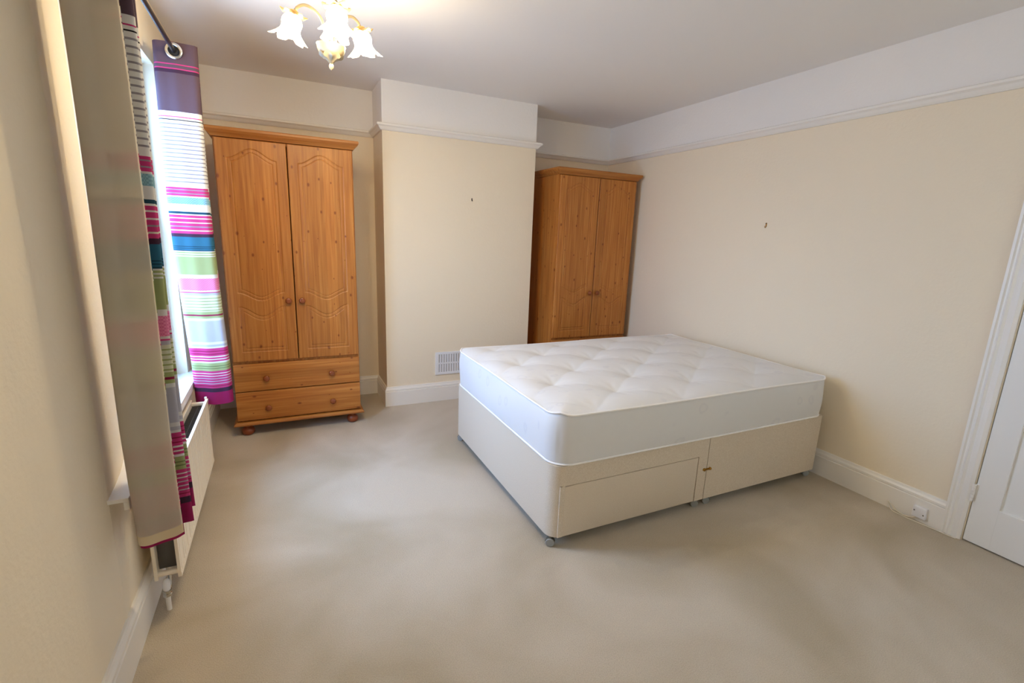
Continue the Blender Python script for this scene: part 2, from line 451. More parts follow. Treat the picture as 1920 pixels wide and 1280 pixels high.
SK = [(0, 0), (.018, 0), (.018, .120), (.0135, .124), (.017, .128), (.016, .140), (.010, .150), (.007, .161), (0, .162)]
PR = [(0, RAIL), (.012, RAIL), (.020, RAIL + .008), (.030, RAIL + .022), (.042, RAIL + .030), (.042, RAIL + .042), (.034, RAIL + .047), (0, RAIL + .049)]
struct(bx('wall_light_block', M_ventbk, (W + .10, W + .12, DY0 - .05, DY1 + .05, -.05, DZ + .05)), 'added unseen panel behind the closed door, blocking light at its gaps')  # added panel, stops sky light leaking round the door
def sw(name, prof, path, label, z_off=0):
    bm = bmesh.new(); sweep(bm, prof, path); return struct(fin(name, bm, M_gloss), label)
back_path = [(W, D), (CR, D), (CR, YC), (CL, YC), (CL, D), (0, D)]
sw('baseboard_right', SK, [(W, 1.036), (W, D)], 'white skirting board along the wall by the bed')
sw('baseboard_back', SK, back_path, 'white skirting board around the chimney breast and alcoves')
sw('baseboard_left', SK, [(0, D), (0, Y0)], 'white skirting board under the window')
sw('trim_1', PR, [(W, Y0), (W, D)], 'white picture rail along the right wall')
sw('trim_2', PR, back_path, 'white picture rail wrapping the chimney breast and alcoves')

sw('baseboard_front', SK, [(0, Y0), (W, Y0)], None)
# door architrave (moulded), door
ARP = [(0, 0), (.024, 0), (.024, .010), (.016, .016), (.016, .022), (.021, .030), (.013, .040), (.016, .052), (.018, .064), (.010, .078), (.0, .078)]
bm = bmesh.new()
def arch_leg(bm, y_out, sgn, z1):
    prof = [(W - o, y_out - sgn * d) for o, d in ARP]
    a = [bm.verts.new((p[0], p[1], 0)) for p in prof]
    b = [bm.verts.new((p[0], p[1], z1 - (abs(p[1] - y_out)))) for p in prof]
    n = len(prof)
    bm.faces.new(a[::-1]); bm.faces.new(b)
    for i in range(n): bm.faces.new((a[i], a[(i + 1) % n], b[(i + 1) % n], b[i]))
arch_leg(bm, 1.034, 1, 2.082); arch_leg(bm, .112, -1, 2.082)
hd = [(W - o, 2.082 - d) for o, d in ARP]
a = [bm.verts.new((p[0], 1.034 - (2.082 - p[1]), p[1])) for p in hd]; b = [bm.verts.new((p[0], .112 + (2.082 - p[1]), p[1])) for p in hd]
bm.faces.new(a[::-1]); bm.faces.new(b)
for i in range(len(hd)): bm.faces.new((a[i], a[(i + 1) % len(hd)], b[(i + 1) % len(hd)], b[i]))
struct(fin('trim_3', bm, M_gloss), 'white moulded architrave around the door')

door = empty('door_1', (W, DY1, 0)); struct(door, 'white panelled door at the right edge, hinged by the skirting board')
bm = bmesh.new()
dw = DY1 - DY0 - .008; ST = .100
def dbox(y0, y1, z0, z1, x0=-.004, x1=.036, bev=.002): box(bm, x0, x1, -.004 - y1, -.004 - y0, z0, z1, bev)
dbox(0, ST, .008, 1.99); dbox(dw - ST, dw, .008, 1.99)
for z0, z1 in ((.008, .218), (.86, 1.04), (1.88, 1.99)): dbox(ST - .001, dw - ST + .001, z0, z1)
dbox(dw / 2 - .05, dw / 2 + .05, .217, 1.881)
dbox(ST - .003, dw - ST + .003, .20, 1.9, .010, .03, 0)
fin('door_panel', bm, M_door, door)
for z in (.264, 1.70):
    bm = bmesh.new()
    box(bm, -.0075, -.0042, -.013, -.002, z - .044, z + .044, .001)
    box(bm, -.0185, -.0120, -.001, .006, z - .044, z + .044, .001)
    for i in range(5):
        zz = z - .044 + i * .0178
        mat = Matrix.Translation((-.018, -.002, zz))
        capped_lathe(bm, [(.0065, .0006), (.0065, .0165)], 12, mat)
    fin('door_hinge', bm, M_gloss, door, auto=40)

# ------------------------------------------------------------------ window
win = empty('window_1', (0, 2.55, WZ0)); struct(win, 'bright white window above the radiator, seen edge-on between the curtains')
def wbox(bm, x0, x1, y0, y1, z0, z1, b=.003): box(bm, x0, x1, y0 - 2.55, y1 - 2.55, z0 - WZ0, z1 - WZ0, b)
fy0, fy1, fz0, fz1 = 2.075, 3.149, .582, 2.171
bm = bmesh.new()
wbox(bm, -.125, -.05, fy0, fy0 + .14, fz0, fz1); wbox(bm, -.125, -.05, fy1 - .03, fy1, fz0, fz1)  # hidden near stile widened to hold window light off the reveal
wbox(bm, -.125, -.05, fy0 + .138, fy1 - .028, fz1 - .03, fz1); wbox(bm, -.125, -.05, fy0 + .138, fy1 - .028, fz0, fz0 + .04)
fin('window_frame', bm, M_upvc, win)
mid = 1.38
for x0, x1, z0, z1 in ((-.085, -.055, fz0 + .041, mid + .02), (-.120, -.090, mid - .02, fz1 - .031)):
    bm = bmesh.new(); a0, a1 = fy0 + .141, fy1 - .031
    wbox(bm, x0, x1, a0, a0 + .045, z0, z1); wbox(bm, x0, x1, a1 - .030, a1, z0, z1)
    wbox(bm, x0, x1, a0 + .044, a1 - .029, z0, z0 + .045); wbox(bm, x0, x1, a0 + .044, a1 - .029, z1 - .04, z1)
    s = fin('window_sash', bm, M_upvc, win)
    bm = bmesh.new(); wbox(bm, (x0 + x1) / 2 - .002, (x0 + x1) / 2 + .002, a0 + .044, a1 - .029, z0 + .044, z1 - .039, 0)
    fin('window_pane', bm, M_glass, s)
bm = bmesh.new()
wbox(bm, -.125, .0, 1.72, 3.149, .569, .5795, .001); wbox(bm, -.012, .053, 1.692, 3.23, .569, .582, .0015); wbox(bm, .038, .053, 1.692, 3.23, .542, .5695, .0015)
fin('window_sill', bm, M_gloss, win)

w2 = empty('added_fill_window', (FILL_WINDOW[0], Y0 - .12, FZ0)); struct(w2)  # invented window, lets fill light in from behind the camera
bm = bmesh.new(); hw_ = (FX1 - FX0) / 2; hh_ = FZ1 - FZ0
for b in ((-hw_, -hw_ + .06, -.04, .03, 0, hh_), (hw_ - .06, hw_, -.04, .03, 0, hh_), (-hw_ + .059, hw_ - .059, -.04, .03, 0, .06), (-hw_ + .059, hw_ - .059, -.04, .03, hh_ - .06, hh_), (-.025, .025, -.035, .025, .059, hh_ - .059)):
    box(bm, *b, .003)
fr = fin('window_frame', bm, M_upvc, w2)
bm = bmesh.new(); box(bm, -hw_ + .059, hw_ - .059, -.002, .002, .059, hh_ - .059); fin('window_pane', bm, M_glass, fr)
bm = bmesh.new(); box(bm, -hw_ + .03, hw_ - .03, .045, .0465, .01, hh_ - .02); tube(bm, [(-hw_ + .02 + i * .145, .05, hh_ - .02) for i in range(15)], .016, 12)
fin('added_fill_blind', bm, M_fill_blind, w2)  # added blind, tints the light from the invented window

# ------------------------------------------------------------------ curtains
ST_ = []   # (z_top, z_bottom, colour) from the top down
def S(z1, c): ST_.append((z1, c))
S(2.1305, 'P'); S(2.1255, 'M'); S(2.1115, 'P'); S(2.1065, 'M'); S(2.091, 'D'); S(1.923, 'P'); S(1.9015, 'W'); S(1.8975, 'M'); S(1.888, 'W'); S(1.884, 'K')
z = 1.870
while z > 1.592:
    S(z, 'W'); S(z - .0055, 'S'); z -= .0187
for z, c in ((1.579, 'W'), (1.570, 'M'), (1.566, 'S'), (1.553, 'M'), (1.549, 'S'), (1.539, 'M'), (1.533, 'W'), (1.501, 'T'), (1.465, 'W'), (1.454, 'N'), (1.448, 'W'),
             (1.436, 'M'), (1.431, 'W'), (1.415, 'M'), (1.410, 'W'), (1.396, 'M'), (1.391, 'S'), (1.377, 'M'), (1.372, 'C'), (1.359, 'M'), (1.343, 'D'), (1.298, 'B'),
             (1.294, 'N'), (1.289, 'B'), (1.285, 'N'), (1.279, 'B'), (1.274, 'N'), (1.269, 'W'), (1.262, 'G'), (1.257, 'W'), (1.251, 'G'), (1.246, 'W'), (1.156, 'G'), (1.137, 'W'),
             (1.076, 'I'), (1.068, 'W'), (1.063, 'M'), (1.050, 'Y')):
    S(z, c)
z = 1.048
while z > .972:
    S(z - .010, 'C'); S(z - .015, 'G'); z -= .0155
for z, c in ((.966, 'C'), (.951, 'G'), (.943, 'R'), (.931, 'G'), (.918, 'W'), (.805, 'Y'), (.792, 'W'), (.780, 'Y'), (.772, 'W'), (.757, 'M'), (.753, 'R'), (.742, 'M'), (.738, 'R'), (.729, 'M'),
             (.723, 'W'), (.714, 'M'), (.709, 'W'), (.700, 'M'), (.692, 'W'), (.676, 'G'), (.672, 'O'), (.664, 'G'), (.660, 'O'), (.648, 'G'), (.636, 'M'), (.632, 'W'), (.622, 'M'), (.618, 'W'), (.608, 'M'),
             (.604, 'Y'), (.594, 'M'), (.590, 'Y'), (.580, 'M'), (.576, 'Y'), (.567, 'M'), (.563, 'R'), (.553, 'M'), (.531, 'D'), (.462, 'H')):
    S(z, c)
ZT = 2.222
KEYS = list(F.keys())

def curtain(name, ctrl, label, zfun, xfun, lin_side=.004):
    root = empty(name, (.127, ctrl[0][1], ZT), label, 'curtain', 'striped eyelet curtains at the window')
    base = Vector((.127, ctrl[0][1], ZT))
    path = catmull([(p[0], p[1], 0) for p in ctrl], 12)
    path = [Vector((p.x, p.y)) for p in path]
    n = len(path)
    # rows at the stripe boundaries, subdivided
    rows = [(ZT, None)]; prev = ZT
    for z1, c in ST_:
        k = max(1, int((prev - z1) / .03))
        for i in range(k): rows.append((prev + (z1 - prev) * (i + 1) / k, c))
        prev = z1
    def pos(i, z, off):
        t = (path[min(i + 1, n - 1)] - path[max(i - 1, 0)]).normalized(); nl = Vector((-t.y, t.x))
        u = i / (n - 1); w = (ZT - z) / (ZT - .46)
        p = path[i] + nl * off
        return Vector((p.x + xfun(u, w), p.y, zfun(u, z))) - base
    bm = bmesh.new(); prevrow = None
    for z, c in rows:
        row = [bm.verts.new(pos(i, z, 0)) for i in range(n)]
        if prevrow:
            for i in range(n - 1):
                f = bm.faces.new((prevrow[i], row[i], row[i + 1], prevrow[i + 1])); f.material_index = KEYS.index(c); f.smooth = True
        prevrow = row
    me = bpy.data.meshes.new('curtain_fabric'); bm.to_mesh(me); bm.free()
    link('curtain_fabric', me, [F[k] for k in KEYS], root)
    bm = bmesh.new(); prevrow = None
    zz = [ZT - .004 - i * (ZT - .006 - .47) / 60 for i in range(61)]
    for j, z in enumerate(zz):
        row = [bm.verts.new(pos(i, z, lin_side)) for i in range(n)]
        if prevrow:
            for i in range(n - 1):
                f = bm.faces.new((prevrow[i], row[i], row[i + 1], prevrow[i + 1])); f.smooth = True; f.material_index = 1 if j >= 60 else 0
        prevrow = row
    me = bpy.data.meshes.new('curtain_lining'); bm.to_mesh(me); bm.free()
    lo = link('curtain_lining', me, [M_lining, M_lininghem], root); lo['label'] = 'plain grey-cream lining'
    # eyelets where the sheets cross the pole
    for i in range(n - 1):
        a, b = path[i], path[i + 1]
        if (a.x - .127) * (b.x - .127) <= 0 and a.x != b.x:
            t = (.127 - a.x) / (b.x - a.x); y = a.y + (b.y - a.y) * t
            d = (b - a).normalized(); ang = math.atan2(d.y, d.x)
            bm = bmesh.new()
            m = Matrix.Translation(Vector((.127, y, 2.183)) - base) @ Matrix.Rotation(ang, 4, 'Z') @ Matrix.Rotation(PI / 2, 4, 'X')
            ring = [(.0205, -.006), (.0215, -.0085), (.026, -.010), (.032, -.009), (.0355, -.006), (.0355, .006), (.032, .009), (.026, .010), (.0215, .0085), (.0205, .006), (.0205, -.006)]
            lathe(bm, ring, 32, None, m)
            bmesh.ops.remove_doubles(bm, verts=bm.verts[:], dist=1e-5)
            e = fin('eyelet', bm, M_chrome, root, smooth=True)
            bm = bmesh.new(); capped_lathe(bm, [(.0212, -.0052), (.0212, .0052)], 24, m)
            fin('eyelet_shade_disc', bm, M_dark, e)  # solid dark disc, paints the shade inside the eyelet hole
    return root

near_c = [(.193, 1.632), (.170, 1.637), (.130, 1.648), (.096, 1.650), (.073, 1.659), (.070, 1.674), (.085, 1.684), (.125, 1.686), (.170, 1.684), (.198, 1.686), (.208, 1.697), (.198, 1.709), (.165, 1.713), (.120, 1.722),
          (.085, 1.732), (.072, 1.748), (.088, 1.764), (.13, 1.768), (.180, 1.768), (.199, 1.779), (.188, 1.793), (.13, 1.80), (.085, 1.81), (.072, 1.826), (.09, 1.84), (.14, 1.845), (.178, 1.853), (.165, 1.868)]
def nz(u, z):
    w = max(0, (ZT - z) / (ZT - .46))
    d = .035 * math.exp(-((u - .16) / .12) ** 2) + .012 * math.sin(u * 17)
    return z - d * w ** 3 + .004
def nx(u, w): return .004 * math.sin(w * 4.5 + u * 3) + .010 * max(0, w - .8) / .2 * (1 if u < .5 else .6) * .6
curtain('curtain', near_c, 'striped curtain nearer the camera, bunched with its plain grey lining turned to the room', nz, nx)
far_c = [(.040, 2.965), (.042, 2.930), (.058, 2.910), (.095, 2.905), (.130, 2.899), (.170, 2.903), (.205, 2.906), (.219, 2.925), (.205, 2.945), (.16, 2.955), (.11, 2.975), (.072, 3.0), (.075, 3.025), (.12, 3.04), (.17, 3.045),
         (.198, 3.065), (.18, 3.09), (.12, 3.10), (.075, 3.12), (.075, 3.145), (.12, 3.155), (.17, 3.165), (.190, 3.19), (.17, 3.21), (.12, 3.22), (.08, 3.25)]
def fz(u, z):
    w = max(0, (ZT - z) / (ZT - .46)); return z + .006 * math.sin(u * 25) * w ** 3
def fx(u, w): return .016 * w - .018 * math.sin(min(1, w * 1.15) * PI) * (1 if u < .35 else .7)
curtain('curtain', far_c, 'striped curtain beside the left wardrobe, bright bands facing the room', fz, fx)

pole = empty('curtain_pole', (.127, 2.42, 2.183), 'thin dark metal curtain pole running above the window', 'curtain pole')
bm = bmesh.new(); tube(bm, [(0, -.95 + i * .1, 0) for i in range(20)], .0095, 20); fin('pole_rod', bm, M_pole, pole, auto=40)
for y, sg in ((-.95, -1), (.95, 1)):
    bm = bmesh.new(); m = Matrix.Translation((0, y, 0)) @ Matrix.Rotation(-sg * PI / 2, 4, 'X')
    lathe(bm, [(.0096, -.005), (.014, 0), (.014, .006), (.010, .012), (.018, .022), (.022, .034), (.018, .046), (.008, .054), (.0005, .056)], 20, None, m)
    fin('finial', bm, M_pole, pole, smooth=True)
for y in (-.90, .88):
    bm = bmesh.new(); tube(bm, [(-.123, y, -.012), (-.06, y, -.012), (0, y, -.012)], .006, 10)
    m = Matrix.Translation((-.1265, y, -.012)) @ Matrix.Rotation(PI / 2, 4, 'Y'); capped_lathe(bm, [(.024, 0), (.022, .006)], 20, m)
    fin('pole_bracket', bm, M_pole, pole, auto=40)

# ------------------------------------------------------------------ radiator
RX0, RX1, RY0, RY1, RZ0, RZ1 = .036, .120, 1.890, 2.886, .142, .500
rad = empty('radiator', (.078, RY0, 0), 'white double-panel radiator on the wall under the window', 'radiator')
def roff(x, y, z): return (x - .078, y - RY0, z)
bm = bmesh.new()
ny = 300; ZR = [RZ0, RZ0 + .012, RZ0 + .020, RZ1 - .022, RZ1 - .012, RZ1]
grid = []
for j in range(ny + 1):
    y = RY0 + (RY1 - RY0) * j / ny
    ph = ((y - RY0 - .02) / .0285) % 1.0
    fl = -.0032 * max(0, min(1, (.5 - abs(ph - .5) - .12) / .10)) if RY0 + .02 < y < RY1 - .02 else 0
    fl = -.0032 - fl if RY0 + .02 < y < RY1 - .02 else 0
    d = [0.002, 0.002, fl, fl, 0.002, 0.002]
    grid.append([bm.verts.new(roff(RX1 - .002 + d[i], y, ZR[i])) for i in range(6)])
back = [[bm.verts.new(roff(RX1 - .012, RY0 + (RY1 - RY0) * j / ny, ZR[i])) for i in (0, 5)] for j in range(ny + 1)]
for j in range(ny):
    for i in range(5): bm.faces.new((grid[j][i], grid[j + 1][i], grid[j + 1][i + 1], grid[j][i + 1]))
    bm.faces.new((back[j][0], back[j][1], back[j + 1][1], back[j + 1][0]))
    bm.faces.new((grid[j][5], grid[j + 1][5], back[j + 1][1], back[j][1])); bm.faces.new((grid[j][0], back[j][0], back[j + 1][0], grid[j + 1][0]))
for j in (0, ny): bm.faces.new([grid[j][i] for i in range(6)] + [back[j][1], back[j][0]])
fin('front_panel', bm, M_rad, rad, auto=25)
bm = bmesh.new(); box(bm, RX0 - .078, RX0 + .012 - .078, 0, RY1 - RY0, RZ0, RZ1, .003); fin('back_panel', bm, M_rad, rad)
bm = bmesh.new()
for i in range(64):
    y = .03 + i * (RY1 - RY0 - .06) / 63
    box(bm, RX0 + .013 - .078, RX1 - .014 - .078, y - .0016, y + .0016, RZ0 + .03, RZ1 - .030)
box(bm, RX0 + .038 - .078, RX0 + .042 - .078, .03, RY1 - RY0 - .03, RZ0 + .03, RZ1 - .032)
o = fin('convector_fins', bm, M_fin, rad); o['label'] = 'dark convector fins between the panels'
for y in (.10, RY1 - RY0 - .022, .47):
    bm = bmesh.new(); box(bm, RX0 + .011 - .078, RX1 - .0118 - .078, y - .010, y + .010, RZ1 - .026, RZ1 - .010, .003); fin('top_bar', bm, M_rad, rad)
for y in (0.012, RY1 - RY0 - .012):
    for z in (RZ0 + .02, RZ1 - .03):
        bm = bmesh.new(); m = Matrix.Translation((RX0 + .012 - .078, y, z)) @ Matrix.Rotation(PI / 2, 4, 'Y'); capped_lathe(bm, [(.010, 0), (.010, RX1 - RX0 - .024)], 16, m)
        fin('header_pipe', bm, M_rad, rad, auto=40)
bm = bmesh.new(); box(bm, RX1 - .016 - .078, RX1 - .004 - .078, RY1 - RY0 - .012, RY1 - RY0, RZ1 - .001, RZ1 + .012, .003); fin('corner_lug', bm, M_rad, rad)
vx, vy = .064 - .078, .024
bm = bmesh.new(); capped_lathe(bm, [(.0085, 0), (.0085, .062)], 16, Matrix.Translation((vx, vy, 0)))
pv = fin('valve', bm, M_gloss, rad, auto=40)
bm = bmesh.new()
capped_lathe(bm, [(.010, .058), (.014, .060), (.014, .068), (.011, .070), (.011, .078), (.0145, .079), (.0145, .084), (.010, .086)], 18, Matrix.Translation((vx, vy, 0)))
tube(bm, [(vx, vy, .079), (vx + .006, vy + .018, .092), (vx + .006, vy + .026, .120), (vx + .006, vy + .026, .165)], .0075, 12)
o = fin('valve_body', bm, M_chrome, pv, auto=40); o['label'] = 'chrome valve body'
bm = bmesh.new(); lathe(bm, [(.0115, .084), (.0125, .096), (.0125, .112), (.0105, .122), (.006, .129), (.0004, .131)], 18, None, Matrix.Translation((vx, vy, 0)))
fin('valve_cap', bm, M_plastic, pv, smooth=True)

# ------------------------------------------------------------------ wardrobes
def bell(w, zs, za, n=40):
    return [(w * (i / n * 2 - 1), zs + (za - zs) * (.5 + .5 * math.cos(PI * (i / n * 2 - 1)))) for i in range(n + 1)]
DW, DZ0, DZ1 = .3935, .525, 1.921
def panel_loops():
    w = .134
    up = bell(w, 1.806, 1.866) ; lo = bell(w, .986, .934)
    loop1 = up + lo[::-1]
    top2 = bell(w, .890, .826)
    loop2 = top2 + [(w, .593), (-w, .593)]
    return [loop1, loop2]

def loop_sdf(loop, X, Z):
    d2 = np.full(X.shape, 1e9); inside = np.zeros(X.shape, bool)
    n = len(loop)
    for i in range(n):
        x0, z0 = loop[i]; x1, z1 = loop[(i + 1) % n]
        dx, dz = x1 - x0, z1 - z0; L = dx * dx + dz * dz
        if L < 1e-12: continue
        t = np.clip(((X - x0) * dx + (Z - z0) * dz) / L, 0, 1)
        d2 = np.minimum(d2, (X - x0 - t * dx) ** 2 + (Z - z0 - t * dz) ** 2)
        c = ((z0 > Z) != (z1 > Z))
        with np.errstate(divide='ignore', invalid='ignore'):
            xi = x0 + (Z - z0) * dx / (dz if dz != 0 else 1e-12)
        inside ^= c & (X < xi)
    d = np.sqrt(d2); return np.where(inside, d, -d)

def make_door_mesh():
    nxn, nzn = 136, 470
    xs = np.linspace(-DW / 2, DW / 2, nxn); zs = np.linspace(DZ0, DZ1, nzn)
    X, Z = np.meshgrid(xs, zs)
    dep = np.zeros(X.shape)
    for lp in panel_loops():
        s = loop_sdf(lp, X, Z)
        dep = np.maximum(dep, .0050 * np.clip(1 - np.abs(s) / .0046, 0, 1))
        dep = np.maximum(dep, np.where((s > 0) & (s < .021), .0020 * (1 - s / .021) ** .6, 0))
        dep = np.maximum(dep, .0042 * np.clip(1 - np.abs(s - .021) / .0042, 0, 1))
    ed = np.minimum(np.minimum(X + DW / 2, DW / 2 - X), np.minimum(Z - DZ0, DZ1 - Z))
    dep = np.maximum(dep, .003 * np.clip(1 - ed / .004, 0, 1) ** 2)
    front = np.stack([X, dep, Z], -1).reshape(-1, 3)
    n = nxn * nzn
    idx = np.arange(n).reshape(nzn, nxn)
    faces = np.stack([idx[:-1, :-1], idx[:-1, 1:], idx[1:, 1:], idx[1:, :-1]], -1).reshape(-1, 4).tolist()
    # rim + back
    rim = np.concatenate([idx[0, :], idx[1:, -1], idx[-1, -2::-1], idx[-2:0:-1, 0]])
    bv = front[rim].copy(); bv[:, 1] = .018
    b0 = n; m = len(rim)
    for i in range(m):
        j = (i + 1) % m
        faces.append([int(rim[j]), int(rim[i]), b0 + i, b0 + j])
    faces.append([b0 + i for i in range(m)][::-1])
    me = bpy.data.meshes.new('wardrobe_door')
    me.from_pydata(np.concatenate([front, bv]).tolist(), [], faces)
    sm = [True] * (len(faces) - m - 1) + [False] * (m + 1)
    me.polygons.foreach_set('use_smooth', sm)
    me.update()
    return me

def knob_bm(bm, x, y, z, r=.0205):
    m = Matrix.Translation((x, y, z)) @ Matrix.Rotation(PI / 2, 4, 'X')
    prof = [(.008, 0), (.0075, .006), (.008, .010), (r * .86, .014), (r, .0185), (r * .97, .023), (r * .8, .0265), (r * .45, .0285), (.0005, .029)]
    lathe(bm, prof, 24, None, m)

def make_wardrobe(label):
    WX, WYF = .5875, 3.53
    root = empty('wardrobe', (WX, WYF + .26, 0), label, 'wardrobe', 'matching pine wardrobes in the alcoves')
    dy = -.26     # local y of the door face
    hw = .4025
    bm = bmesh.new()
    y0, y1 = dy + .020, dy + .53
    box(bm, -hw, -hw + .018, y0, y1, .10, 1.925, .0015); box(bm, hw - .018, hw, y0, y1, .10, 1.925, .0015)
    box(bm, -hw + .017, hw - .017, y1 - .006, y1, .10, 1.925)
    box(bm, -hw + .017, hw - .017, y0, y1 - .005, 1.907, 1.925); box(bm, -hw + .017, hw - .017, y0, y1 - .005, .505, .523); box(bm, -hw + .017, hw - .017, y0 + .001, y1 - .005, .10, .116)
    fin('carcass', bm, M_pine, root)
    # cornice
    bm = bmesh.new()
    cp = [(0, 1.9255), (.006, 1.9255), (.010, 1.934), (.020, 1.944), (.030, 1.952), (.033, 1.958), (.036, 1.962), (.036, 1.974), (.032, 1.979), (0, 1.979)]
    sweep(bm, cp, [(hw, y1), (hw, dy + .008), (-hw, dy + .008), (-hw, y1)][::-1][::-1])
    # travel runs with the outside on the right, so mirror by reversing the path
    bm.free(); bm = bmesh.new()
    sweep(bm, cp, [(-hw, y1), (-hw, dy + .008), (hw, dy + .008), (hw, y1)][::-1])
    box(bm, -hw, hw, dy + .008, y1, 1.9258, 1.972)
    fin('cornice', bm, M_pinec, root, auto=35)
    # plinth moulding
    bm = bmesh.new()
    pp = [(0, .076), (.016, .076), (.022, .082), (.020, .090), (.012, .096), (.006, .102), (0, .104)]
    sweep(bm, pp, [(-hw, y1), (-hw, dy + .010), (hw, dy + .010), (hw, y1)][::-1])
    box(bm, -hw, hw, dy + .010, y1, .0765, .0995)
    fin('plinth', bm, M_pinec, root, auto=35)
    me = make_door_mesh()
    for sx_ in (-1, 1):
        d = link('door', me if sx_ < 0 else me, M_pine if sx_ < 0 else [], root, (sx_ * .1995, dy, 0))
        bm = bmesh.new(); knob_bm(bm, 0, 0, 0); k = fin('knob', bm, M_knob, d, (-sx_ * .158, .002, .928), smooth=True)
        k['label'] = 'turned red-brown knob'
    for z0, z1, zk in ((.3175, .506, .404), (.113, .3125, .194)):
        bm = bmesh.new(); box(bm, -hw + .002, hw - .002, dy, dy + .019, z0 - zk, z1 - zk, .004, 3)
        dr = fin('drawer', bm, M_pineh, root, (0, 0, zk), auto=50)
        for x in (-.208, .208):
            bm = bmesh.new(); knob_bm(bm, 0, 0, 0); k = fin('knob', bm, M_knob, dr, (x, dy + .001, 0), smooth=True); k['label'] = 'turned red-brown knob'
    for x in (-.345, .345):
        for y in (dy + .045, y1 - .05):
            bm = bmesh.new()
            capped_lathe(bm, [(.026, .0), (.036, .008), (.041, .022), (.040, .036), (.033, .050), (.024, .056), (.022, .060), (.030, .064), (.030, .0765)], 28)
            fin('bun_foot', bm, M_foot, root, (x, y, 0), auto=50)
    return root

def copy_tree(o, parent=None):
    c = o.copy(); COL.objects.link(c)
    if parent: c.parent = parent
    for ch in o.children: copy_tree(ch, c)
    return c
bpy.context.view_layer.update()
wl_ = make_wardrobe('pine wardrobe by the window, in the left alcove, its two bottom drawers in view')
bpy.context.view_layer.update()
wr_ = copy_tree(wl_)
wr_.location = (wl_.location.x + 2.472, wl_.location.y + .095, 0)
wr_['label'] = 'pine wardrobe in the right alcove corner, its lower part hidden behind the bed'

# ------------------------------------------------------------------ bed base
BX0, BX1, BY0, BY1, ZB, ZTOP = 1.553, 3.453, 1.668, 3.004, .055, .410
BM = (BX0 + BX1) / 2
bed = empty('divan_bed', (BM, (BY0 + BY1) / 2, 0), 'oatmeal fabric double divan base in two halves on casters', 'bed base')
bo = Vector((BM, (BY0 + BY1) / 2))
def arc(cx, cy, r, a0, a1, n=8): return [(cx + r * math.cos(a0 + (a1 - a0) * i / n), cy + r * math.sin(a0 + (a1 - a0) * i / n)) for i in range(n + 1)]
def loc2(P): return [(p[0] - bo.x, p[1] - bo.y) for p in P]
R_ = .065
def half(x0, x1, left, notch=None):
    P = []
    if left: P += arc(x0 + R_, BY0 + R_, R_, PI, 1.5 * PI)
    else: P += [(x0, BY0)]
    if notch: P += [(notch[0], BY0), (notch[0], BY0 + .03), (notch[1], BY0 + .03), (notch[1], BY0)]
    if left: P += [(x1, BY0), (x1, BY1)] + arc(x0 + R_, BY1 - R_, R_, .5 * PI, PI)
    else: P += arc(x1 - R_ * .4, BY0 + R_ * .4, R_ * .4, 1.5 * PI, 2 * PI) + arc(x1 - R_ * .4, BY1 - R_ * .4, R_ * .4, 0, .5 * PI) + [(x0, BY1)]
    return loc2(P)
N0, N1, NZ = 1.592, 2.438, .312
bm = bmesh.new()
prism(bm, half(BX0, BM - .0018, True), NZ, ZTOP); prism(bm, half(BX0, BM - .0018, True, (N0, N1)), ZB, NZ)
bmesh.ops.remove_doubles(bm, verts=bm.verts[:], dist=1e-5)
sec = fin('base_section', bm, M_divan, bed, auto=40)
bm = bmesh.new()
prism(bm, half(BM + .0018, BX1, False), ZB, ZTOP)
sec2 = fin('base_section', bm, M_divan, bed, auto=40)
bm = bmesh.new(); box(bm, N0 + .003 - bo.x, N1 - .003 - bo.x, BY0 + .0012 - bo.y, BY0 + .022 - bo.y, .054, NZ - .004, .003, 2)
fin('drawer', bm, M_divan, sec, auto=50)
bm = bmesh.new(); box(bm, BX0 + .04 - bo.x, BX1 - .04 - bo.x, BY0 + .04 - bo.y, BY1 - .04 - bo.y, ZB - .004, ZB + .001); fin('dust_cover', bm, M_dark, bed)
# linking clip
bm = bmesh.new()
for x in (BM - .020, BM + .022):
    m = Matrix.Translation((x - bo.x, BY0 - bo.y, .232)) @ Matrix.Rotation(PI / 2, 4, 'X'); capped_lathe(bm, [(.008, 0), (.008, .007), (.006, .009)], 16, m)
box(bm, BM - .028 - bo.x, BM + .030 - bo.x, BY0 - .0045 - bo.y, BY0 - .0005 - bo.y, .2265, .2375, .0015)
o = fin('linking_clip', bm, M_brass, bed, auto=40); o['label'] = 'brass clip joining the two halves'
def caster(x, y, ang):
    bm = bmesh.new()
    m = Matrix.Translation((x - bo.x, y - bo.y, .021)) @ Matrix.Rotation(ang, 4, 'Z') @ Matrix.Rotation(PI / 2, 4, 'X')
    capped_lathe(bm, [(.018, -.014), (.0208, -.011), (.021, 0), (.0208, .011), (.018, .014)], 24, m)
    c = fin('caster', bm, M_castg, bed, auto=35)
    bm = bmesh.new()
    m2 = Matrix.Translation((x - bo.x, y - bo.y, .021)) @ Matrix.Rotation(ang, 4, 'Z') @ Matrix.Rotation(PI / 2, 4, 'X')
    # hood: half shell over the wheel and a stem
    n = 14; A = []
    for s in (-.009, .009):
        A.append([bm.verts.new(m2 @ Vector((.0235 * math.cos(a), .0235 * math.sin(a), s))) for a in [PI * .05 + PI * .9 * i / n for i in range(n + 1)]])
    for i in range(n): bm.faces.new((A[0][i], A[0][i + 1], A[1][i + 1], A[1][i]))
    bm.faces.new(A[0]); bm.faces.new(A[1][::-1])
    capped_lathe(bm, [(.008, .040), (.008, ZB - .003)], 12, Matrix.Translation((x - bo.x, y - bo.y, 0)))
    fin('caster_hood', bm, M_castd, c)
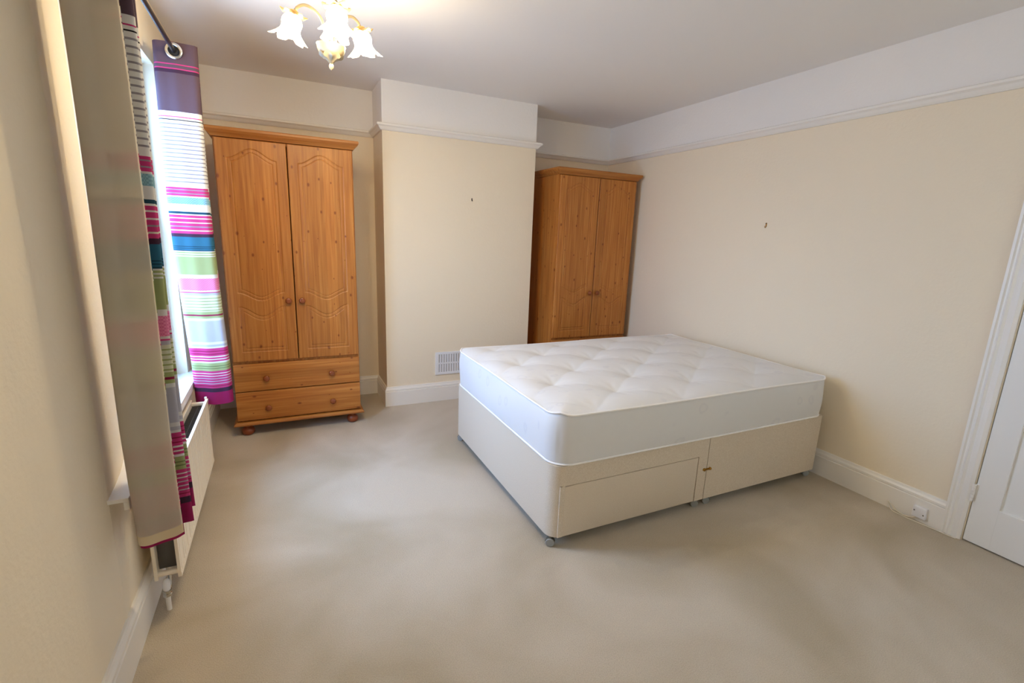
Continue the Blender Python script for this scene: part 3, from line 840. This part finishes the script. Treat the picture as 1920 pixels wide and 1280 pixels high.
for x, a in ((BX0 + .022, -.64), (BM - .026, -.5), (BM + .060, -.45), (BX1 - .035, -.4)):
    for y in (BY0 + .034, BY1 - .045): caster(x, y, a)

# ------------------------------------------------------------------ mattress
MX0, MX1, MY0, MY1 = 1.556, 3.450, 1.664, 3.000
MZ0, MZE = .4115, .646
mc = Vector(((MX0 + MX1) / 2, (MY0 + MY1) / 2))
matt = empty('mattress', (mc.x, mc.y, MZ0), 'white tufted double mattress lying on the divan base', 'mattress')
def make_mattress():
    hx, hy, r = (MX1 - MX0) / 2, (MY1 - MY0) / 2, .095
    nx_, ny_ = 220, 160
    def cmap(u, v):
        x, y = u, v
        ax, ay = abs(x) - (hx - r), abs(y) - (hy - r)
        if ax > 0 and ay > 0:
            a, b = ax / r, ay / r
            qx, qy = a * math.sqrt(1 - b * b / 2), b * math.sqrt(1 - a * a / 2)
            x = math.copysign(hx - r + qx * r, x); y = math.copysign(hy - r + qy * r, y)
        return x, y
    LX, LY = .258 * 2, .394
    def height(x, y):
        X, Y = x + mc.x - 1.78, y + mc.y - 2.09
        u = X / LX + Y / LY; v = X / LX - Y / LY
        q = abs(math.sin(PI * u)) * abs(math.sin(PI * v))
        t = max(0.0, math.cos(PI * u) ** 2 * math.cos(PI * v) ** 2)
        # tufts at the lattice points (u, v both integers), soft creases between
        du, dv = u - round(u), v - round(v)
        ddx = (du + dv) / 2 * LX; ddy = (du - dv) / 2 * LY
        d = math.hypot(ddx * 1.0, ddy)
        tuft = math.exp(-d / .030) * .016 + math.exp(-(d / .095) ** 2) * .014
        crease = .009 * (1 - min(1, (q + .02) ** .40))
        rays = .0012 * math.sin(8 * math.atan2(ddy, ddx)) * math.exp(-((d - .07) / .04) ** 2)
        e = min(hx - abs(x), hy - abs(y)); k = 1 - math.exp(-max(0, e) / .055)
        return (.030 - tuft - crease + rays) * k
    bm = bmesh.new(); top = []
    for j in range(ny_ + 1):
        row = []
        for i in range(nx_ + 1):
            x, y = cmap(-hx + 2 * hx * i / nx_, -hy + 2 * hy * j / ny_)
            sag = .004 * math.sin(x * 5.1) + .003 * math.sin(y * 7 + 1)
            row.append(bm.verts.new((x, y, MZE - MZ0 + height(x, y) + sag * .5)))
        top.append(row)
    for j in range(ny_):
        for i in range(nx_): bm.faces.new((top[j][i], top[j][i + 1], top[j + 1][i + 1], top[j + 1][i]))
    rim = [top[0][i] for i in range(nx_)] + [top[j][nx_] for j in range(ny_)] + [top[ny_][i] for i in range(nx_, 0, -1)] + [top[j][0] for j in range(ny_, 0, -1)]
    n = len(rim); norms = []
    for i in range(n):
        t = rim[(i + 1) % n].co - rim[i - 1].co; norms.append(Vector((t.y, -t.x, 0)).normalized())
    edge_pts = [v.co.copy() for v in rim]
    prev = rim; K = 12
    for k in range(1, K + 1):
        w = k / K; row = []
        for i in range(n):
            p = edge_pts[i]; z = p.z * (1 - w) + 0.0 * w
            bul = .011 * math.sin(PI * w) ** .8 + .0025 * math.sin(i * .11) * math.sin(PI * w) + .002 * math.sin(i * .043 + 1) * math.sin(2 * PI * w)
            q = p + norms[i] * bul
            row.append(bm.verts.new((q.x, q.y, z)))
        for i in range(n): bm.faces.new((prev[i], row[i], row[(i + 1) % n], prev[(i + 1) % n]))
        prev = row
    bm.faces.new(prev[::-1])
    for f in bm.faces: f.smooth = True
    bot = [v.co.copy() for v in prev]
    fin('mattress_body', bm, M_matt, matt)
    for pts, dz in ((edge_pts, 0), (bot, .005)):
        bm = bmesh.new()
        closed_tube(bm, [Vector((p.x, p.y, p.z + dz)) + norms[i] * .002 for i, p in enumerate(pts)], .0048, 8)
        o = fin('piping', bm, M_tape, matt, smooth=True); o['label'] = 'bright white piped edge'
make_mattress()

# ------------------------------------------------------------------ ceiling lamp
LB = Vector((.755, 2.30, 2.141))         # rim of the bowl
fh = Vector((cam_f.x, cam_f.y, 0)).normalized(); rh = Vector((fh.y, -fh.x, 0))
lamp = empty('ceiling_lamp', LB, 'lit three-arm cream pendant light with frosted tulip glass shades', 'ceiling light')
lamp.rotation_mode = 'QUATERNION'
lamp.rotation_quaternion = Quaternion(fh, .066) @ Quaternion(rh, .086)
bm = bmesh.new()
bowl = [(.006, .012), (.030, .010), (.052, .004), (.0565, .002), (.058, -.001), (.0555, -.006), (.0545, -.014), (.050, -.026), (.042, -.036), (.030, -.042), (.015, -.046), (.004, -.048)]
lathe(bm, bowl, 40); fin('bowl', bm, M_lampm, lamp, smooth=True)
bm = bmesh.new()
def leafmod(r, z, a): 
    k = abs(math.sin(a * 4)); return (r * (1 + .05 * k), z - .010 * (1 - k) * (r / .04) ** 2)
lathe(bm, [(.047, -.028), (.040, -.038), (.028, -.046), (.016, -.056), (.010, -.064), (.006, -.066)], 64, leafmod)
fin('leaf_cup', bm, M_lampm, lamp, auto=60)
bm = bmesh.new(); lathe(bm, [(.004, -.060), (.005, -.066), (.0085, -.072), (.0095, -.078), (.008, -.084), (.004, -.089), (.0005, -.092)], 20); fin('finial', bm, M_lampm, lamp, smooth=True)
bm = bmesh.new(); zc = (H - .012 - LB.z) / math.cos(.11)
tube(bm, [(0, 0, .005 + (zc - .005) * i / 8) for i in range(9)], .005, 12)
fin('stem', bm, M_lampm, lamp, auto=50)
bm = bmesh.new(); capped_lathe(bm, [(.012, zc - .030), (.030, zc - .026), (.050, zc - .012), (.055, zc + .002)], 32); fin('ceiling_rose', bm, M_lampm, lamp, smooth=False, auto=40)
def shade_profile():
    pts = []
    for i in range(29):
        s = i / 28
        if s < .45: r = .022 + .017 * math.sin(PI * min(1, s / .42) * .62)
        else:
            t = (s - .45) / .55; r = .0372 - .004 * math.sin(PI * min(1, t * 1.4)) + .026 * t ** 1.7
        pts.append((r, -.096 * s))
    return pts
for deg in (178.2, -61.8, 58.2):
    a = math.radians(deg); d = rh * math.cos(a) + fh * math.sin(a)
    P = [d * r_ + Vector((0, 0, z_)) for r_, z_ in ((.020, -.004), (.024, .045), (.040, .092), (.070, .121), (.105, .134), (.136, .124), (.150, .102))]
    bm = bmesh.new(); tube(bm, catmull(P, 8), .0058, 12); arm = fin('arm', bm, M_lampm, lamp, auto=60)
    axis = (Vector((0, 0, -1)) + d * .24).normalized()
    q = Vector((0, 0, -1)).rotation_difference(axis)
    m = Matrix.Translation(d * .150 + Vector((0, 0, .110))) @ q.to_matrix().to_4x4()
    bm = bmesh.new()
    capped_lathe(bm, [(.010, .004), (.017, .0), (.020, -.012), (.020, -.022)], 24, m)
    def wav(r, z, t): return (r * (1 + .10 * math.cos(6 * t) * (r / .05)), z + .006 * math.cos(6 * t) * (r / .05) ** 2)
    lathe(bm, [(.012, -.003), (.028, -.008), (.048, -.010), (.0485, -.012), (.028, -.011), (.012, -.006)], 48, wav, m)
    o = fin('leaf_collar', bm, M_gold, arm, auto=40); o['label'] = 'gold leaf-shaped collar'
    bm = bmesh.new()
    ph = deg
    def ruf(r, z, t):
        s = -z / .096; k = max(0, (s - .40) / .60)
        lob = math.cos(5 * t + ph)
        return (r * (1 + .22 * lob * k ** 1.3 + .05 * math.cos(15 * t) * k ** 3), z - .014 * lob * k ** 2 + .010 * max(0, lob) * k ** 3)
    lathe(bm, shade_profile(), 90, ruf, m @ Matrix.Translation((0, 0, -.012)))
    sh = fin('glass_shade', bm, M_shade, lamp, smooth=True); sh['label'] = 'glowing frosted tulip shade'
    bm = bmesh.new(); lathe(bm, [(.010, -.022), (.013, -.034), (.017, -.048), (.016, -.060), (.010, -.070), (.0005, -.074)], 18, None, m)
    fin('bulb', bm, M_bulb, sh, smooth=True)
    ld = bpy.data.lights.new('bulb_light', 'POINT'); ld.energy = LAMP_W; ld.color = LAMP_COL; ld.shadow_soft_size = .02
    lo = bpy.data.objects.new('bulb_light', ld); COL.objects.link(lo); lo.parent = lamp; lo.location = m @ Vector((0, 0, -.082))

# ------------------------------------------------------------------ vent, socket, cable, hooks
vent = empty('wall_vent', (1.765, YC, .328), 'white louvred vent on the chimney breast just above the skirting board', 'vent')
bm = bmesh.new()
vw, vh = .122, .098
box(bm, -vw, vw, -.010, 0, vh - .020, vh, .002); box(bm, -vw, vw, -.010, 0, -vh, -vh + .020, .002)
box(bm, -vw, -vw + .028, -.0098, 0, -vh + .018, vh - .018, .001); box(bm, vw - .028, vw, -.0098, 0, -vh + .018, vh - .018, .001)
box(bm, -vw + .026, vw - .026, -.0096, 0, -.006, .006)
x = -vw + .028
while x < vw - .028 - .005:
    box(bm, x + .0095, x + .0215, -.009, 0, -vh + .018, vh - .018); x += .0217
fin('vent_grille', bm, M_plastic, vent, (0, 0, 0))
bm = bmesh.new(); box(bm, -vw + .01, vw - .01, -.0015, -.0002, -vh + .01, vh - .01); o = fin('vent_backing', bm, M_ventbk, vent)

sock = empty('cable_outlet', (W - .018, 1.128, .056), 'small white cable outlet box on the right skirting board beside the door', 'outlet')
bm = bmesh.new(); box(bm, -.022, -.0005, -.030, .030, -.030, .030, .003, 3); fin('outlet_box', bm, M_plastic, sock, auto=40)
for y, z in ((.021, .006), (-.021, -.006)):
    bm = bmesh.new(); m = Matrix.Translation((-.0225, y, z)) @ Matrix.Rotation(-PI / 2, 4, 'Y'); capped_lathe(bm, [(.0036, -.001), (.0036, .0008), (.0026, .0014)], 12, m); fin('screw', bm, M_screw, sock)
sx0 = W - .018
bm = bmesh.new()
P = [(sx0 - .012, 1.135, .030), (sx0 - .014, 1.150, .016), (sx0 - .020, 1.185, .006), (sx0 - .018, 1.225, .012), (sx0 - .008, 1.262, .030), (sx0 - .005, 1.278, .040)]
tube(bm, catmull(P, 8), .0028, 8)
P = [(sx0 - .005, 1.278, .040), (sx0 - .010, 1.268, .018), (sx0 - .022, 1.245, .004), (sx0 - .030, 1.200, .003), (sx0 - .026, 1.13, .003), (sx0 - .018, 1.06, .003), (sx0 - .013, 1.0, .003), (sx0 - .010, .965, .003)]
tube(bm, catmull(P, 8), .0028, 8)
tag(fin('cable', bm, M_cable, smooth=True), 'thin cream cable looping from the outlet box along the skirting to the door', 'cable')

hk = empty('picture_hook', (1.946, YC, 1.682), 'tiny dark picture hook high on the chimney breast', 'hook')
bm = bmesh.new(); box(bm, -.004, .004, -.002, -.0002, -.008, .010, .0005); fin('hook_plate', bm, M_black, hk)
bm = bmesh.new(); tube(bm, catmull([(0, -.002, -.006), (0, -.006, -.012), (0, -.012, -.011), (0, -.014, -.004)], 6), .0017, 8); fin('hook_prong', bm, M_black, hk, smooth=True)
hk = empty('picture_hook', (W, 2.313, 1.542), 'small brass picture hook alone on the long right wall', 'hook')
bm = bmesh.new(); box(bm, -.002, -.0002, -.0045, .0045, -.010, .016, .0006); fin('hook_plate', bm, M_brass, hk)
bm = bmesh.new(); tube(bm, catmull([(-.002, 0, -.008), (-.007, 0, -.016), (-.013, 0, -.014), (-.014, 0, -.005)], 6), .002, 8); fin('hook_prong', bm, M_brass, hk, smooth=True)
bm = bmesh.new(); m = Matrix.Translation((-.002, 0, .010)) @ Matrix.Rotation(-PI / 2, 4, 'Y'); capped_lathe(bm, [(.003, 0), (.003, .004)], 10, m); fin('hook_nail', bm, M_black, hk)
